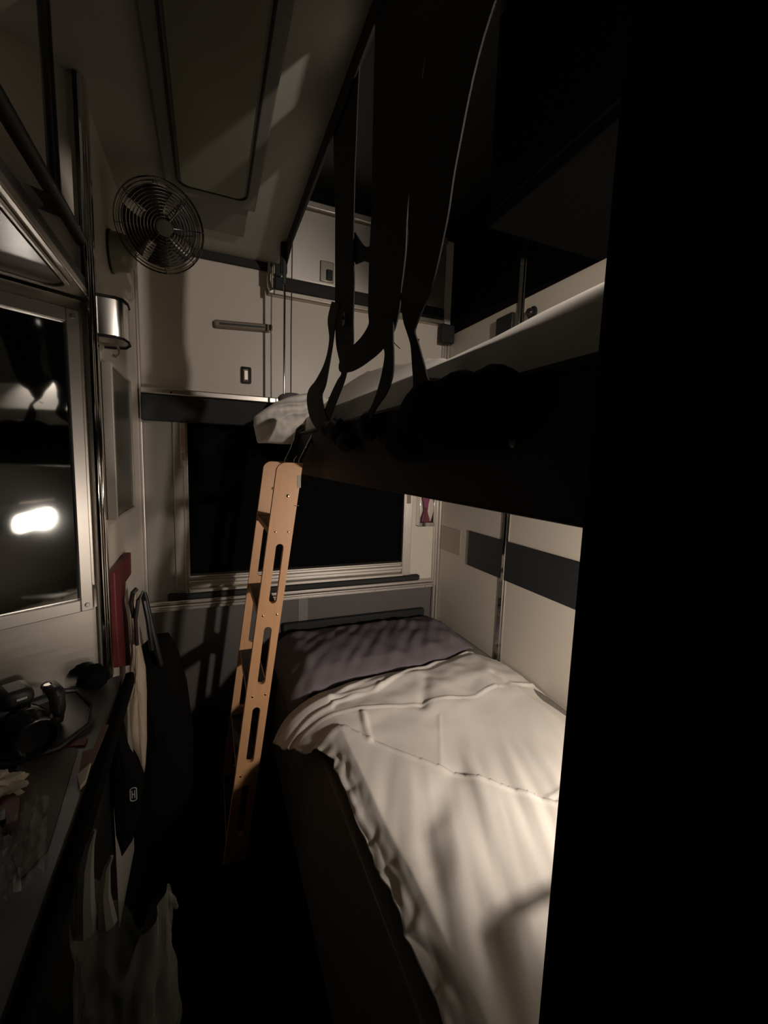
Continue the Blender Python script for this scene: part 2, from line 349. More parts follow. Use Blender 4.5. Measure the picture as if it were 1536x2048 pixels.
R9 = pl2((905,1540),(850,1660),(870,1800)); R10 = pl2((630,1440),(660,1390),(740,1350),(800,1330)); R11 = pl2((1065,1350),(1000,1368)); R12=pl2((1100,1590),(1180,1560))
back_edge = pl2((500,1500),(560,1432),(611,1382),(712,1350),(820,1330),(898,1308),(945,1288),(990,1296),(1040,1292))
def duvet(u, v):
    y0 = YE+.01; y1t = 0
    # u across from hem to right wall, v from near end to the head edge
    x = .345+(XR-.012-.345)*max(0,(u-.12)/.88)
    # head edge y at this x
    ye = 1.36
    for i in range(len(back_edge)-1):
        a, b = back_edge[i], back_edge[i+1]
        if a.x <= x <= b.x: ye = a.y+(b.y-a.y)*(x-a.x)/(b.x-a.x)
    if x > back_edge[-1].x: ye = back_edge[-1].y
    if x < .34: ye = 1.30
    y = y0+(ye-y0)*v
    z = ZT
    p = Vector((x,y))
    d, s, t = seg_d(p,R3); sg = 1/(1+math.exp(-s/ .004 if abs(s)<.2 else (-50 if s>0 else 50)))
    z += .006*math.exp(-(d/.009)**2)
    if y < 1.2: z += .010*(1 if s < 0 else 0)*math.exp(-(d/.12)**2)*.8
    for R_, h, wd in ((R1,.009,.007),(R2,.0045,.005),(R4,.0015,.005),(R5,.009,.009),(R6,.008,.010),(R7,-.010,.015),(R8,-.009,.02),(R9,-.008,.035),(R10,.008,.010),(R11,.007,.009),(R12,.003,.006)):
        d, s, t = seg_d(p,R_); z += h*(.75+.9*nz(x*13,y*13,h*900))*math.exp(-(d/wd)**2)
    d, s, t = seg_d(p,R1)
    z -= .016*max(0,min(1,(y-(ye-.05))/.05))
    # soft lumps and drawn wrinkles running away from the camera
    z += .020*nz(x*3.1,y*2.6,1.3)+.009*nz(x*9,y*4.5,4.2)
    near = max(0,min(1,(1.0-y)/.3))
    q_ = x-.42*y; z += near*(.011*nz(q_*15,y*2.4,7.7)+.004*nz(q_*32,y*6,2.2))
    headz = max(0,min(1,(y-.95)/.25))
    z += headz*(.007*nz(x*7+y*3,y*13-x*3,3.1)+.0025*nz(x*20,y*20,5))
    z += .018*math.exp(-((x-.98)/.12)**2-((y-1.25)/.15)**2)
    z -= .035*max(0,(x-1.0)/.11)
    xo = x
    if u < .12:                     # loose edge lying over the mattress side
        k = (.12-u)/.12
        e_ = max(0,min(1,(y-1.0)/.30)); e_ = e_*e_*(3-2*e_)
        z2 = z-.026*k**1.4-.004*math.sin(k*3.1)-e_*(.025*k+.085*k*k)
        xo = .345-.047*k-k*(.010*nz(y*14,k*2,9)+.006*nz(y*34,k,1))*(1-.4*e_)-e_*(.115*k+.02*math.sin(k*3.1))
        z2 += k*.007*nz(y*26,k*3,4)
        y += k*.02*nz(y*20,8.8)
        z = z2
    return Vector((xo,y,z))
bm = grid(230,250,duvet)
dv = link('white_duvet', bm, SHEET, solid=.006, ang=180); tag(dv,'rumpled white duvet spread over the lower berth, turned back at the pillow','duvet')
# pillow
def pillow(u, v, top):
    x = .235+(1.06-.235)*u
    ye = 1.36
    for i in range(len(back_edge)-1):
        a, b = back_edge[i], back_edge[i+1]
        if a.x <= x <= b.x: ye = a.y+(b.y-a.y)*(x-a.x)/(b.x-a.x)
    ye = max(ye,1.3)+.022; y = ye+(1.855-ye)*v
    e = min(1,min(u,1-u)/.10)**.5*min(1,min(v,1-v)/.14)**.5
    z = .505+(.052*e*(.6+.4*math.sin(math.pi*min(1,v*1.1+.05))) if top else 0)
    if top: z += e*(.012*nz(x*9+y*6,y*7,1)+.010*nz(x*22-y*16,y*4+x*3,4)+.010*nz(x*4,y*4,8))
    z -= .05*max(0,(.33-x)/.1)
    if not top: z -= .02*e if x>.32 else .05
    return Vector((x,y,max(z,.503) if x>.30 and y<1.84 else z))
bm = bmesh.new(); nu, nv = 90, 60; G = {}
for tp_ in (1,0):
    for i in range(nu):
        for j in range(nv):
            if tp_ == 0 and (i in (0,nu-1) or j in (0,nv-1)): G[tp_,i,j] = G[1,i,j]; continue
            G[tp_,i,j] = bm.verts.new(pillow(i/(nu-1),j/(nv-1),tp_))
    for i in range(nu-1):
        for j in range(nv-1):
            try: bm.faces.new((G[tp_,i,j],G[tp_,i+1,j],G[tp_,i+1,j+1],G[tp_,i,j+1]))
            except ValueError: pass
pw = link('charcoal_pillow', bm, PILLOW, ang=180); tag(pw,'wide charcoal pillow at the window end of the lower berth','pillow')
sbk = link('seat_back_roll', B(.30,1.03,1.868,YB-.006,.51,.552), RUBBER, bevel=.008); tag(sbk,'black padded strip along the window wall just behind the charcoal pillow','padded strip')

# ------------------------------------------------------------------ upper berth
ub = thing('upper_berth','dark metal fold-down upper berth with bolts along its aisle side','bed',(.7,.8,1.25))
bm = bmesh.new(); box(bm,.318,XR-.012,YE+.003,1.66,1.246,1.262); part('tray', bm, BEAM, ub, bevel=.004)
prof = [(YE+.003,1.248),(1.52,1.248),(1.60,1.262),(1.64,1.300),(1.645,1.36),(1.62,1.388),(YE+.003,1.392)]
bm = plate([[Vector((.318,y,z)) for y,z in prof]],(-.016,0,0)); part('side_beam', bm, BEAM, ub, bevel=.004)
bm = T([(.304,YE+.003,1.392),(.304,1.55,1.392),(.31,1.62,1.385)],.007,8); part('edge_bead', bm, BEAM, ub)
for x, y in ((700,890),(840,895),(940,885),(1030,883)):
    q = onX(x,y,.302); part('bolt', disc((.302,q.y,q.z),(-1,0,0),.007,.004,12), STEELD, ub)
part('mattress', B(.325,XR-.014,YE+.004,1.64,1.264,1.395), SOFA, ub, bevel=.02)
CR = [(-.1,1.478),(.22,1.482),(.32,1.478),(.36,1.472),(.44,1.462),(.55,1.460),(.6,1.466),(.73,1.487),(.94,1.512),(1.13,1.525),(1.4,1.532),(1.7,1.54)]
def crest(y):
    for (a,za),(b,zb) in zip(CR,CR[1:]):
        if y <= b: return za+(zb-za)*max(0,(y-a)/(b-a))
    return CR[-1][1]
def ud(u, v):
    y = YE+.006+(1.654-YE)*v; c = 1.3+(crest(y*.36/.585)-1.3)*(.585/.36)
    n1 = .006*nz(y*6,u*5,2)+.003*nz(y*17,u*11,6)
    if u < .12: k = u/.12; return Vector((.322+.010*k+n1,y,1.396+(1.452-1.396)*k))
    if u < .3:
        k = (u-.12)/.18; kk = .8*k+.2*math.sin(k*math.pi/2)
        return Vector((.334+.251*k+n1*.4,y,1.452+(c-1.452)*kk+n1*.4))
    k = (u-.3)/.7
    return Vector((.585+(XR-.016-.585)*k,y,c-.03*k+n1*2+.01*nz(y*3,k*4,9)))
bm = grid(70,150,ud); ud_ = link('upper_duvet', bm, SHEET, solid=.005, ang=180); tag(ud_,'white duvet on the upper berth with its gathered corner hanging out','duvet')
# gathered corner: traced outline at Y about 1.6, inflated
out = [(506,850),(507,833),(528,818),(550,804),(575,794),(600,788),(640,782),(660,800),(655,825),(640,845),(615,862),(598,878),(588,889),(560,889),(535,887),(514,887)]
cen = Vector(onY(575,842,1.60))
bmg = bmesh.new(); ringN = len(out)*6
op = []
for i in range(len(out)):
    a, b = Vector(onY(*out[i],1.60)), Vector(onY(*out[(i+1)%len(out)],1.60))
    for k in range(6): op.append(a+(b-a)*k/6)
FAN = Vector(onY(672,785,1.60)); RS = 26
def gpos(i, rr, side):
    p_ = op[i]; q = cen+(p_-cen)*rr
    d = q-FAN; th = math.atan2(d.z,d.x); L = math.hypot(d.x,d.z)
    a = min(1,max(0,(L-.01)/.06))
    pl_ = 1-2*abs(math.sin(th*13+1.6*nz(q.x*12,q.z*12,5)+L*9)); fine = nz(q.x*60,q.z*35,3)
    y = 1.60-side*(.072*math.sqrt(max(0,1-rr**2.6))+.004)
    y += -side*(1-rr**6)*(a*(.013*pl_*(.6+.8*abs(nz(q.x*11,q.z*11,8)))+.006*fine)+.004*nz(q.x*9,q.z*9,2))
    return Vector((q.x,y,q.z))
for side in (1,-1):
    c0_ = bmg.verts.new(gpos(0,0,side)); prev = None
    for k in range(1,RS+1):
        if side == -1 and k == RS: ring = outer
        else: ring = [bmg.verts.new(gpos(i,k/RS,side)) for i in range(ringN)]
        for i in range(ringN):
            i2 = (i+1)%ringN
            if prev is None: bmg.faces.new((c0_,ring[i],ring[i2]))
            else: bmg.faces.new((prev[i],ring[i],ring[i2],prev[i2]))
        prev = ring
    if side == 1: outer = prev
part('gathered_corner', bmg, SHEET, ud_, ang=180, sub=1)
gp = onY(585,790,1.68)
bm = bmesh.new(); bmesh.ops.create_icosphere(bm, subdivisions=3, radius=1, matrix=Matrix.Translation((gp.x+.005,1.72,gp.z-.012))@Matrix.Diagonal((.055,.05,.026,1)))
gp_ = link('dark_rolled_blanket', bm, PILLOW, ang=180); tag(gp_,'small dark grey lump of rolled cloth behind the upper duvet by the pole','rolled cloth')

# pole and cord beside upper berth corner
Yp = 1.70
pt, pb = onY(568,440,Yp), onY(568,800,Yp)
po = thing('berth_pole','slim chrome pole with ceiling bracket at the corner of the upper berth','pole',(pb.x,Yp,pb.z))
part('rod', T([(pb.x,Yp,1.50),(pb.x,Yp,ZC-.09)],.0042,10), CHROME, po)
bm = bmesh.new(); box(bm,pb.x-.016,pb.x+.008,Yp-.014,Yp+.014,ZC-.11,ZC-.001); box(bm,pb.x-.01,pb.x+.004,Yp-.02,Yp-.01,ZC-.15,ZC-.02); part('ceiling_bracket', bm, PAINTK, po, bevel=.003)
pr = onY(583,600,Yp)
cd = link('pull_cord', T([(pr.x,Yp,1.50),(pr.x-.001,Yp,1.8),(pr.x+.002,Yp,2.17)],.0022,8), ROPE); tag(cd,'thin dark red cord hanging beside the chrome pole','cord')
fa = link('recess_fascia', plate([[Vector((.276,y,z)) for y,z in ((-.9,2.06),(1.55,2.06),(1.62,2.04),(1.70,2.02),(1.72,2.06),(1.80,2.08),(1.80,2.14),(-.9,2.14))]],(.006,0,0)), RUBBER, bevel=.002)
tag(fa,'black edge moulding running along the ceiling above the berths','moulding')
# added black box, blocking lamp light, above the near half of the upper berth
ol = thing('light_blocker','added black box blocking lamp light above the near end of the upper berth','light blocker',(.9,.5,1.93))
part('blocker_body', B(.70,XR-.002,YE+.002,1.02,1.935,2.44), CURT, ol, bevel=.004)
part('blocker_face', B(.690,.699,YE+.02,1.0,1.96,2.42), CURT, ol, bevel=.003)

# ------------------------------------------------------------------ straps of the safety net (outline pieces on the net plane)
def ribbon(pts, X, name, parent, th=.0022):
    """pts: (px, py, half width px [, dx])"""
    bm = bmesh.new(); rows = []
    P = []
    for i, t in enumerate(pts): P.append(t if len(t) > 3 else (*t,0))
    # resample smooth
    S = []
    for i in range(len(P)-1):
        p0, p1, p2, p3 = P[max(i-1,0)], P[i], P[i+1], P[min(i+2,len(P)-1)]
        for k in range(6):
            t = k/6
            S.append(tuple(.5*((2*p1[j])+(-p0[j]+p2[j])*t+(2*p0[j]-5*p1[j]+4*p2[j]-p3[j])*t*t+(-p0[j]+3*p1[j]-3*p2[j]+p3[j])*t**3) for j in range(4)))
    S.append(P[-1])
    for i, (x, y, h, dx) in enumerate(S):
        a = S[max(i-1,0)]; b = S[min(i+1,len(S)-1)]; tx, ty = b[0]-a[0], b[1]-a[1]; L = math.hypot(tx,ty) or 1
        nx, ny = -ty/L, tx/L; h = max(h,1.2)
        l, r = onX(x+nx*h,y+ny*h,X+dx), onX(x-nx*h,y-ny*h,X+dx*.4)
        rows.append([bm.verts.new(p+Vector((o,0,0))) for p in (l,r) for o in (-th/2,th/2)])
    for a, b in zip(rows,rows[1:]):
        for i, j in ((0,1),(1,3),(3,2),(2,0)): bm.faces.new((a[i],a[j],b[j],b[i]))
    bm.faces.new([rows[0][i] for i in (0,1,3,2)]); bm.faces.new([rows[-1][i] for i in (0,1,3,2)])
    return link(name, bm, WEB, parent, ang=60)
net = thing('safety_net','black webbing safety net with twisted straps hanging over the edge of the upper berth','safety net',(.285,.95,1.4))
XN = .286
ribbon([(715,-260,60),(696,60,30),(690,300,22),(690,400,19),(689,500,18),(690,560,19,.004),(689,640,18),(690,690,17,.006),(689,725,9),(688,748,5),(681,765,7),(668,795,8),(655,830,8),(650,846,6)],XN,'strap',net)
ribbon([(672,605,8),(664,640,8,.006),(663,680,4),(655,725,5),(642,765,11,-.006),(630,790,15),(634,825,16),(645,850,14),(658,862,10)],XN-.003,'strap',net)
ribbon([(850,-260,90),(806,60,55),(788,300,42),(780,420,36),(776,500,36),(771,570,33),(768,620,31,.005),(763,655,26),(745,685,24),(722,707,22),(703,722,20),(690,735,14),(684,745,5)],XN-.006,'strap',net)
ribbon([(768,640,20),(774,680,13),(779,705,9,.006),(776,745,11,-.004),(766,780,10),(752,808,6),(740,830,5),(733,842,6)],XN-.009,'strap',net)
ribbon([(990,-260,90),(915,60,55),(872,300,45),(858,420,40),(852,480,34),(840,550,30),(828,600,25,.008),(822,640,15),(823,665,8),(830,690,8,-.006),(837,730,12),(843,765,16),(852,800,30),(850,830,45)],XN-.012,'strap',net)
ribbon([(708,520,10),(740,505,12),(762,500,10)],XN+.004,'strap',net)
ribbon([(700,470,12),(718,500,14),(745,515,12)],XN+.006,'strap',net)
# loose threads, buckles
part('loose_thread', T([onX(784,680,XN),onX(792,690,XN),onX(800,697,XN)],.0007,6), WEB, net)
part('loose_thread', T([onX(831,688,XN),onX(835,684,XN-.002),onX(838,678,XN)],.0012,6), WEB, net)
bk = onX(690,632,XN-.006); bm = bmesh.new(); box(bm,bk.x-.003,bk.x,bk.y-.011,bk.y+.011,bk.z-.020,bk.z+.006); tube(bm,[(bk.x-.004,bk.y+.004,bk.z+.002),(bk.x-.004,bk.y+.002,bk.z-.008)],.0015,6); part('buckle', bm, BLACK, net, bevel=.001)
# bundled webbing lying over the side beam
def lump(name, ctr, rad, seed, parent, m=WEB, amp=1):
    bm = bmesh.new(); bmesh.ops.create_icosphere(bm, subdivisions=4, radius=1)
    for v in bm.verts:
        c = v.co; f = 1+amp*(.22*nz(c.x*1.8+seed,c.y*1.8,c.z*1.8)+.10*nz(c.x*5,c.y*5+seed,c.z*5))
        v.co = Vector(ctr)+Vector((c.x*rad[0]*f,c.y*rad[1]*f,c.z*rad[2]*f))
    return link(name, bm, m, parent, ang=180)
for i, (x, y, rx, rz) in enumerate(((672,862,.032,.033),(735,852,.022,.028),(690,885,.03,.022),(655,858,.03,.018))):
    q = onX(x,y,.282); lump('strap_bundle',(.282,q.y,q.z),(.018,rx*1.1,rz),i*3.1,net)
cl = thing('black_jacket','black jacket slumped over the side of the upper berth under the straps','jacket',(.28,.7,1.32))
for i, (x, y, ry, rz) in enumerate(((850,835,.085,.052),(905,820,.075,.045),(975,800,.055,.036),(820,880,.09,.034),(1000,775,.025,.016),(900,860,.11,.032))):
    q = onX(x,y,.280); lump('jacket_fold' if i else 'jacket_body',(.280,q.y,q.z),(.018,ry,rz),i*2.3+1,cl,CURT,.35)

# ------------------------------------------------------------------ curtain closing off the near end
def curtain(u, v):
    y = -.62+(.2155+.62)*u; z = .02+2.07*v
    f = min(1,(1-u)*9)
    return Vector((.232+.008*f*math.sin(u*44)+.005*f*nz(u*9,v*3,2)+(.012*(1-f)),y,z))
cu = link('black_curtain', grid(150,24,curtain), CURT, solid=.004, ang=180)
tag(cu,'heavy black curtain hanging from the ceiling at the near end of both berths','curtain')

# ------------------------------------------------------------------ ladder
Y1, Y2 = 1.28, 1.605
ld = thing('wooden_ladder','light wooden ladder with slotted rails hooked onto the upper berth','ladder',(.05,1.45,0))
Lt, Lb_, Rt, Rb = onY(551,955,Y1), onY(457,1653,Y1), onY(606,926,Y1), onY(498,1677,Y1)
Lv = (Lb_-Lt).normalized(); Rv = (Rb-Rt).normalized()
def toZ(p, d, z): return p+d*((z-p.z)/d.z)
topz = Rt.z
outl = []
TLx = toZ(Lt,Lv,topz); R_ = .030; TLc = toZ(Lt,Lv,topz-R_)
outl.append(Rt); 
wtop = Rt.x-TLx.x
c0 = Vector((TLc.x+R_,Y1,topz-R_))
for k in range(9):
    a = math.radians(90+90*k/8); outl.append(Vector((c0.x+R_*math.cos(a),Y1,c0.z+R_*math.sin(a))))
zb = .012
outl += [toZ(Lt,Lv,zb),toZ(Rt,Rv,zb)]
def slot(xt, yt, xb, yb, hw=.0115):
    a, b = onY(xt,yt,Y1), onY(xb,yb,Y1); d = (b-a).normalized(); n = Vector((d.z,0,-d.x)); a2 = a+d*hw; b2 = b-d*hw; o = []
    for k in range(9): t = math.radians(180*k/8); o.append(a2+n*hw*math.cos(t)-d*hw*math.sin(t))
    for k in range(9): t = math.radians(180*k/8); o.append(b2-n*hw*math.cos(t)+d*hw*math.sin(t))
    return o
slots = [(560.4,1088,544.8,1207),(536.5,1254,522,1369.6),(513.5,1415,499,1526),(491.5,1571,480.5,1672)]
SCREW = [((551,1064),(577,1064)),((526,1232),(554,1229)),((505,1394),(531,1389)),((481,1553),(508,1546)),((459,1700),(486,1693))]
for yy in (Y1,Y2):
    off = Vector((0,yy-Y1,0))
    bm = plate([[p+off for p in outl]]+[[p+off for p in slot(*s)] for s in slots],(0,.017,0))
    rl = part('rail', bm, WOOD, ld, ang=30, bevel=.0015)
    for a, b in SCREW:
        for q in (a,b):
            p_ = onY(*q,Y1); o = link('screw', disc((p_.x,yy,p_.z),(0,-1,0),.0032,.0015,10), BRASS, rl)
    p_ = onY(576,992,Y1); o = link('screw', disc((p_.x,yy,p_.z),(0,-1,0),.0048,.002,12), BRASS, rl)
for a, b in SCREW:
    a3, b3 = onY(*a,Y1), onY(*b,Y1); z = (a3.z+b3.z)/2; xl, xr = toZ(Lt,Lv,z).x, toZ(Rt,Rv,z).x
    bm = B(xl+.004,xr-.004,Y1+.0175,Y2-.0005,z-.011,z+.009); tr = part('tread', bm, WOOD, ld, bevel=.002)
    link('anti_slip_strip', B(xl+.006,xr-.006,Y1+.019,Y2-.002,z+.0093,z+.0113), RUBBER, tr)
a3 = onY(596,940,Y1); part('label_sticker', B(a3.x-.002,a3.x+.009,Y1-.001,Y1-.0002,1.215,1.252), mat('grey_sticker',(.30,.27,.22),.5,noise_s=30), ld)
a3 = onY(590,1011,Y1); part('rail_notch', B(a3.x-.003,a3.x+.012,Y1-.0008,Y1+.001,a3.z-.0015,a3.z+.0005), BLACK, ld)
# hooks
for Yh, x1, x2 in ((Y1+.03,(572,921),(597,868)),(Y1+.06,(600,921),(632,858))):
    a3, b3 = onY(*x1,Yh), onY(*x2,Yh)
    part('hook', T([(a3.x,Yh,a3.z-.05),(a3.x,Yh,a3.z),(a3.x*.5+b3.x*.5,Yh,(a3.z+b3.z)/2),(b3.x-.004,Yh,1.392),(b3.x+.010,Yh,1.404),(b3.x+.02,Yh,1.404)],.0052,10), CHROME, ld)
a3 = onY(590,905,Y2); part('hook', T([(a3.x-.01,Y2-.02,1.24),(a3.x-.004,Y2-.02,1.30),(a3.x+.03,Y2-.02,1.345)],.0052,10), CHROME, ld)
# ------------------------------------------------------------------ reading lamps on the partition
def oval_lamp(name, label, c, hx, hz, lensm, tilt=0):
    t = thing(name, label, 'reading lamp', (c[0],YE,c[2]))
    M = Matrix.Translation(c)@Matrix.Rotation(tilt,4,'Y')
    def ov(k, y, hx=hx, hz=hz): return [M@Vector((x,y,z)) for x,z in rrect(-hx*k,hx*k,-hz*k,hz*k,hz*k*.98,8)]
    part('housing', plate([ov(1.18,YE-c[1]+.001)],(0,c[1]-YE-.004,0)), PAINTK, t, bevel=.003)
    part('rim', plate([ov(1.16,-.003),ov(1.02,-.003)],(0,.008,0)), CHROME, t, bevel=.001)
    part('lens', plate([ov(1.0,.0)],(0,.003,0)), lensm, t)
    return t
l1 = oval_lamp('reading_lamp','lit oval reading lamp on the partition at the foot of the lower berth',(.785,YE+.03,.955),.120,.042,LENS1,math.radians(-6))
l2 = oval_lamp('reading_lamp','lit small reading lamp on the partition at the foot of the upper berth',(.695,YE+.03,1.865),.020,.018,LENS2)
vs = link('added_lamp_baffle', B(.684,XR-.002,YE+.001,YE+.30,1.890,1.896), CURT, bevel=.002); tag(vs,'added black baffle cutting the light just above the small upper reading lamp','shelf')  # added plate, keeps the upper lamp's light off the recess and upper side wall
def bulb(name, parent, loc, aim, watts, size, blend, soft):
    l = bpy.data.lights.new(name,'SPOT'); l.energy = watts; l.spot_size = math.radians(size); l.spot_blend = blend; l.shadow_soft_size = soft; l.color = WARM
    o = bpy.data.objects.new(name, l); COL.objects.link(o); o.location = loc
    o.rotation_euler = (Vector(aim)-Vector(loc)).to_track_quat('-Z','Y').to_euler(); o.parent = parent; o.matrix_parent_inverse = Matrix.Translation(-parent.location)
bulb('bulb', l1, (.785,YE+.07,.955), (.93,1.9,.80), LOWER_P, 126, 1, .03)
bulb('bulb', l2, (.695,YE+.05,1.865), (.22,1.9,1.80), UPPER_P, 112, .7, .018)
tb = link('lamp_shelf', B(.69,.90,YE,YE+.045,1.045,1.057), STEELD, bevel=.003); tag(tb,'narrow metal ledge just above the oval reading lamp','ledge')

# ------------------------------------------------------------------ vanity: mirror, panel, soffit, rack
mi = thing('vanity_mirror','metal framed mirror reflecting the lit oval lamp','mirror',(P0-MD*.4+Vector((0,0,.93))))
SI, SO = -.053, -.027
part('mirror_glass', B(-1.0,SI+.003,-.006,-.002,.95,1.59,M=VM), GLASS, mi, smooth=False)
bm = bmesh.new(); box(bm,SI,SO,-.016,-.001,.926,1.612,M=VM); box(bm,-1.0,SI,-.016,-.001,.926,.955,M=VM); box(bm,-1.0,SI,-.016,-.001,1.583,1.612,M=VM)
part('frame', bm, ALU, mi, bevel=.002)
for s, z in ((-.040,1.597),(-.040,.941)):
    c = P0+MD*s+ND*.016+Vector((0,0,z)); part('screw', disc(c,ND,.005,.003,12), STEELD, mi)
part('edge_clip', B(-.024,-.019,-.012,-.001,.93,.985,M=VM), CHROME, mi)
# soffit above mirror with rounded panel
so = thing('vanity_soffit','stainless overhead soffit with rounded panel above the mirror','soffit',(-.4,.9,1.64))
FL = [(XL+.002,1.188),(XL+.002,.55),(-.9,.55),(-.9,.78)]
def off2(l, z): return [Vector((x,y,z)) for x,y in l]
part('soffit_panel', plate([off2(FL,1.645)],(0,0,.018)), STEEL, so, bevel=.002)
rr = []
c1, c2, c3 = Vector((-.262,.5,0)), Vector((-.262,1.10,0)), Vector((-.9,.72,0))
# rounded wedge outline
def fillet(a, b, c, r, n=8):
    u = (a-b).normalized(); w_ = (c-b).normalized(); ang = u.angle(w_); dd = r/math.tan(ang/2); cc = b+(u+w_).normalized()*(r/math.sin(ang/2)); s = b+u*dd; e = b+w_*dd; o = []
    for k in range(n+1):
        v_ = (s-cc).lerp(e-cc,k/n).normalized()*r; o.append(cc+v_)
    return o
def wedge(g, z):
    b = Vector((-.258-g,1.150-g*1.9,0)); a = Vector((-.258-g,.56,0)); c = b-MD*.62
    L = [a]+fillet(a,b,c,.035-g*.5)+[c,Vector((-.80,.56,0))]
    return [Vector((p.x,p.y,z)) for p in L]
part('raised_bead', plate([wedge(0,1.644),wedge(.008,1.644)],(0,0,-.006)), ALU, so, bevel=.002)
part('inner_panel', plate([wedge(.012,1.644)],(0,0,-.003)), mat('polished_brown_panel',(.07,.05,.042),.25,0,noise_s=5,noise_a=.1), so, bevel=.001)
# dark filler between soffit bead and rack lip, rails and posts of the rack
rk = thing('luggage_rack','dark metal luggage rack with rails and posts above the mirror','rack',(-.3,.9,1.67))
bm = bmesh.new(); tube(bm,[(XL-.006,.5,1.765),(XL-.006,1.18,1.765)],.013,10); part('rail', bm, PAINTK, rk)
part('lip', B(XL-.010,XL+.001,.56,1.182,1.664,1.684), PAINTK, rk, bevel=.003)
part('post', T([(XL-.012,1.03,1.775),(XL-.012,1.02,ZC-.001)],.010,10), BLACK, rk)
part('post', B(XL-.008,XL+.002,1.17,1.181,1.685,ZC-.001), PAINTK, rk, bevel=.003)
bm = B(-.16,-.05,-.02,-.001,1.80,1.83,M=VM); part('bracket', bm, PAINTK, rk)
# crumpled plastic on the rack
def crum(c, rad, seed, m, name, parent=None, sub=4):
    bm = bmesh.new(); bmesh.ops.create_icosphere(bm, subdivisions=sub, radius=1)
    for v in bm.verts:
        k = v.co; f = .75+.45*abs(nz(k.x*2.2+seed,k.y*2.2,k.z*2.2))*2+.18*abs(nz(k.x*6,k.y*6+seed,k.z*6))
        v.co = Vector(c)+Vector((k.x*rad[0]*f,k.y*rad[1]*f,max(k.z*f,-.95)*rad[2]))
    return link(name, bm, m, parent, ang=60)
q = crum((-.33,.92,1.715),(.055,.10,.048),3.3,FILM,'plastic_bag'); tag(q,'crumpled clear plastic bag lying on the luggage rack above the mirror','plastic bag')

# ------------------------------------------------------------------ left wall: cup dispenser, fan, framed panel, papers
cp = thing('cup_dispenser','chrome paper cup dispenser on the left wall beside the mirror','dispenser',(XL,1.27,1.57))
bm = bmesh.new(); Mc = Matrix(((0,1,0,XL+.002),(1,0,0,1.262),(0,0,1,1.572),(0,0,0,1)))
pr_ = [(.046,0),(.046,.085)]
rings = []
prof2 = [(.0,.062),(.03,.060),(.052,.046),(.060,.022),(.060,0)]
left = [(-y,x) for y,x in []]
loop = [Vector((XL+.001,1.20,0)),Vector((XL+.048,1.205,0)),Vector((XL+.062,1.215,0)),Vector((XL+.068,1.24,0)),Vector((XL+.066,1.28,0)),Vector((XL+.052,1.315,0)),Vector((XL+.02,1.33,0)),Vector((XL+.001,1.33,0))]
part('shell', plate([[p+Vector((0,0,1.575)) for p in loop]],(0,0,.088)), mat('satin_chrome',(.8,.77,.72),.24,1,noise_s=4,noise_a=.03), cp, ang=60, bevel=.003)
bm = bmesh.new(); tube(bm,[p+Vector((0,0,1.664)) for p in loop],.0035,8); part('rim', bm, RUBBER, cp)
bm = bmesh.new(); tube(bm,[p+Vector((0,0,1.574)) for p in loop],.003,8); part('rim', bm, RUBBER, cp)
hk = onY(238,690,1.25)
ho = link('wall_hook', T([(XL+.001,1.25,1.566),(hk.x-.004,1.25,1.564),(hk.x,1.25,1.555),(hk.x,1.25,1.545),(hk.x-.006,1.25,1.538),(hk.x-.014,1.25,1.541)],.0035,8), STEELD); tag(ho,'small curved metal hook under the chrome cup dispenser','hook')

fn = thing('wall_fan','round caged wall fan with curved base high on the left wall','fan',(XL,1.5,1.87))
bc = Vector((XL+.001,1.46,1.862))
bm = bmesh.new(); lathe(bm,[(.053,0),(.053,.006),(.050,.03),(.046,.045),(.036,.055),(.02,.06),(.0001,.061)],axisM(bc,(1,-.15,0)),28); part('base', bm, FANC, fn)
bm = bmesh.new(); lathe(bm,[(.056,0),(.056,.005),(.054,.006)],axisM(bc-Vector((.0008,0,0)),(1,-.0,0)),28); part('base_ring', bm, BLACK, fn)
fc = Vector(onY(322,455,1.40)); fnn = Vector((.30,-1,-.42)).normalized(); FR = .112
mc = fc-fnn*.06
part('arm', T([bc+Vector((.05,0,.01)),bc+Vector((.07,-.01,.035)),mc-fnn*.01+Vector((-.01,0,-.02))],.008,10), BLACK, fn)
bm = bmesh.new(); lathe(bm,[(.0001,-.05),(.03,-.048),(.04,-.03),(.04,.02),(.012,.03),(.0001,.03)],axisM(mc,fnn),24); part('motor', bm, BLACK, fn)
Mf = axisM(fc,fnn)
def cage(side):
    bm = bmesh.new()
    for k in range(13):
        r = FR*(.16+.84*k/12); h = side*.045*math.sqrt(max(0,1-(r/FR)**2.4))
        tube(bm,[Mf@Vector((r*math.cos(a),r*math.sin(a),h)) for a in [2*math.pi*j/48 for j in range(48)]],.0011 if k < 12 else .0022,6,True)
    for j in range(8):
        a = 2*math.pi*j/8+.2
        tube(bm,[Mf@Vector((FR*s*math.cos(a),FR*s*math.sin(a),side*.045*math.sqrt(max(0,1-s**2.4)))) for s in (.15,.3,.5,.7,.85,.95,1)],.0012,6)
    return bm
DCH = mat('dull_chrome_wire',(.30,.29,.27),.15,1,noise_s=9)
cg = part('front_cage', cage(1), DCH, fn); part('rear_cage', cage(-1), DCH, fn)
bm = bmesh.new(); lathe(bm,[(.021,.041),(.021,.045),(.018,.048),(.0001,.049)],Mf,24); link('badge', bm, FANC, cg)
for j in range(4):
    a0 = 2*math.pi*j/4+.4
    def bl(u, v, a0=a0):
        r = .018+(.095-.018)*u; a = a0+(v-.5)*(.9+.5*u); return Mf@Vector((r*math.cos(a),r*math.sin(a),-.005+.022*(v-.5)))
    part('blade', grid(8,8,bl), BLADE, fn, solid=.0015, ang=180)
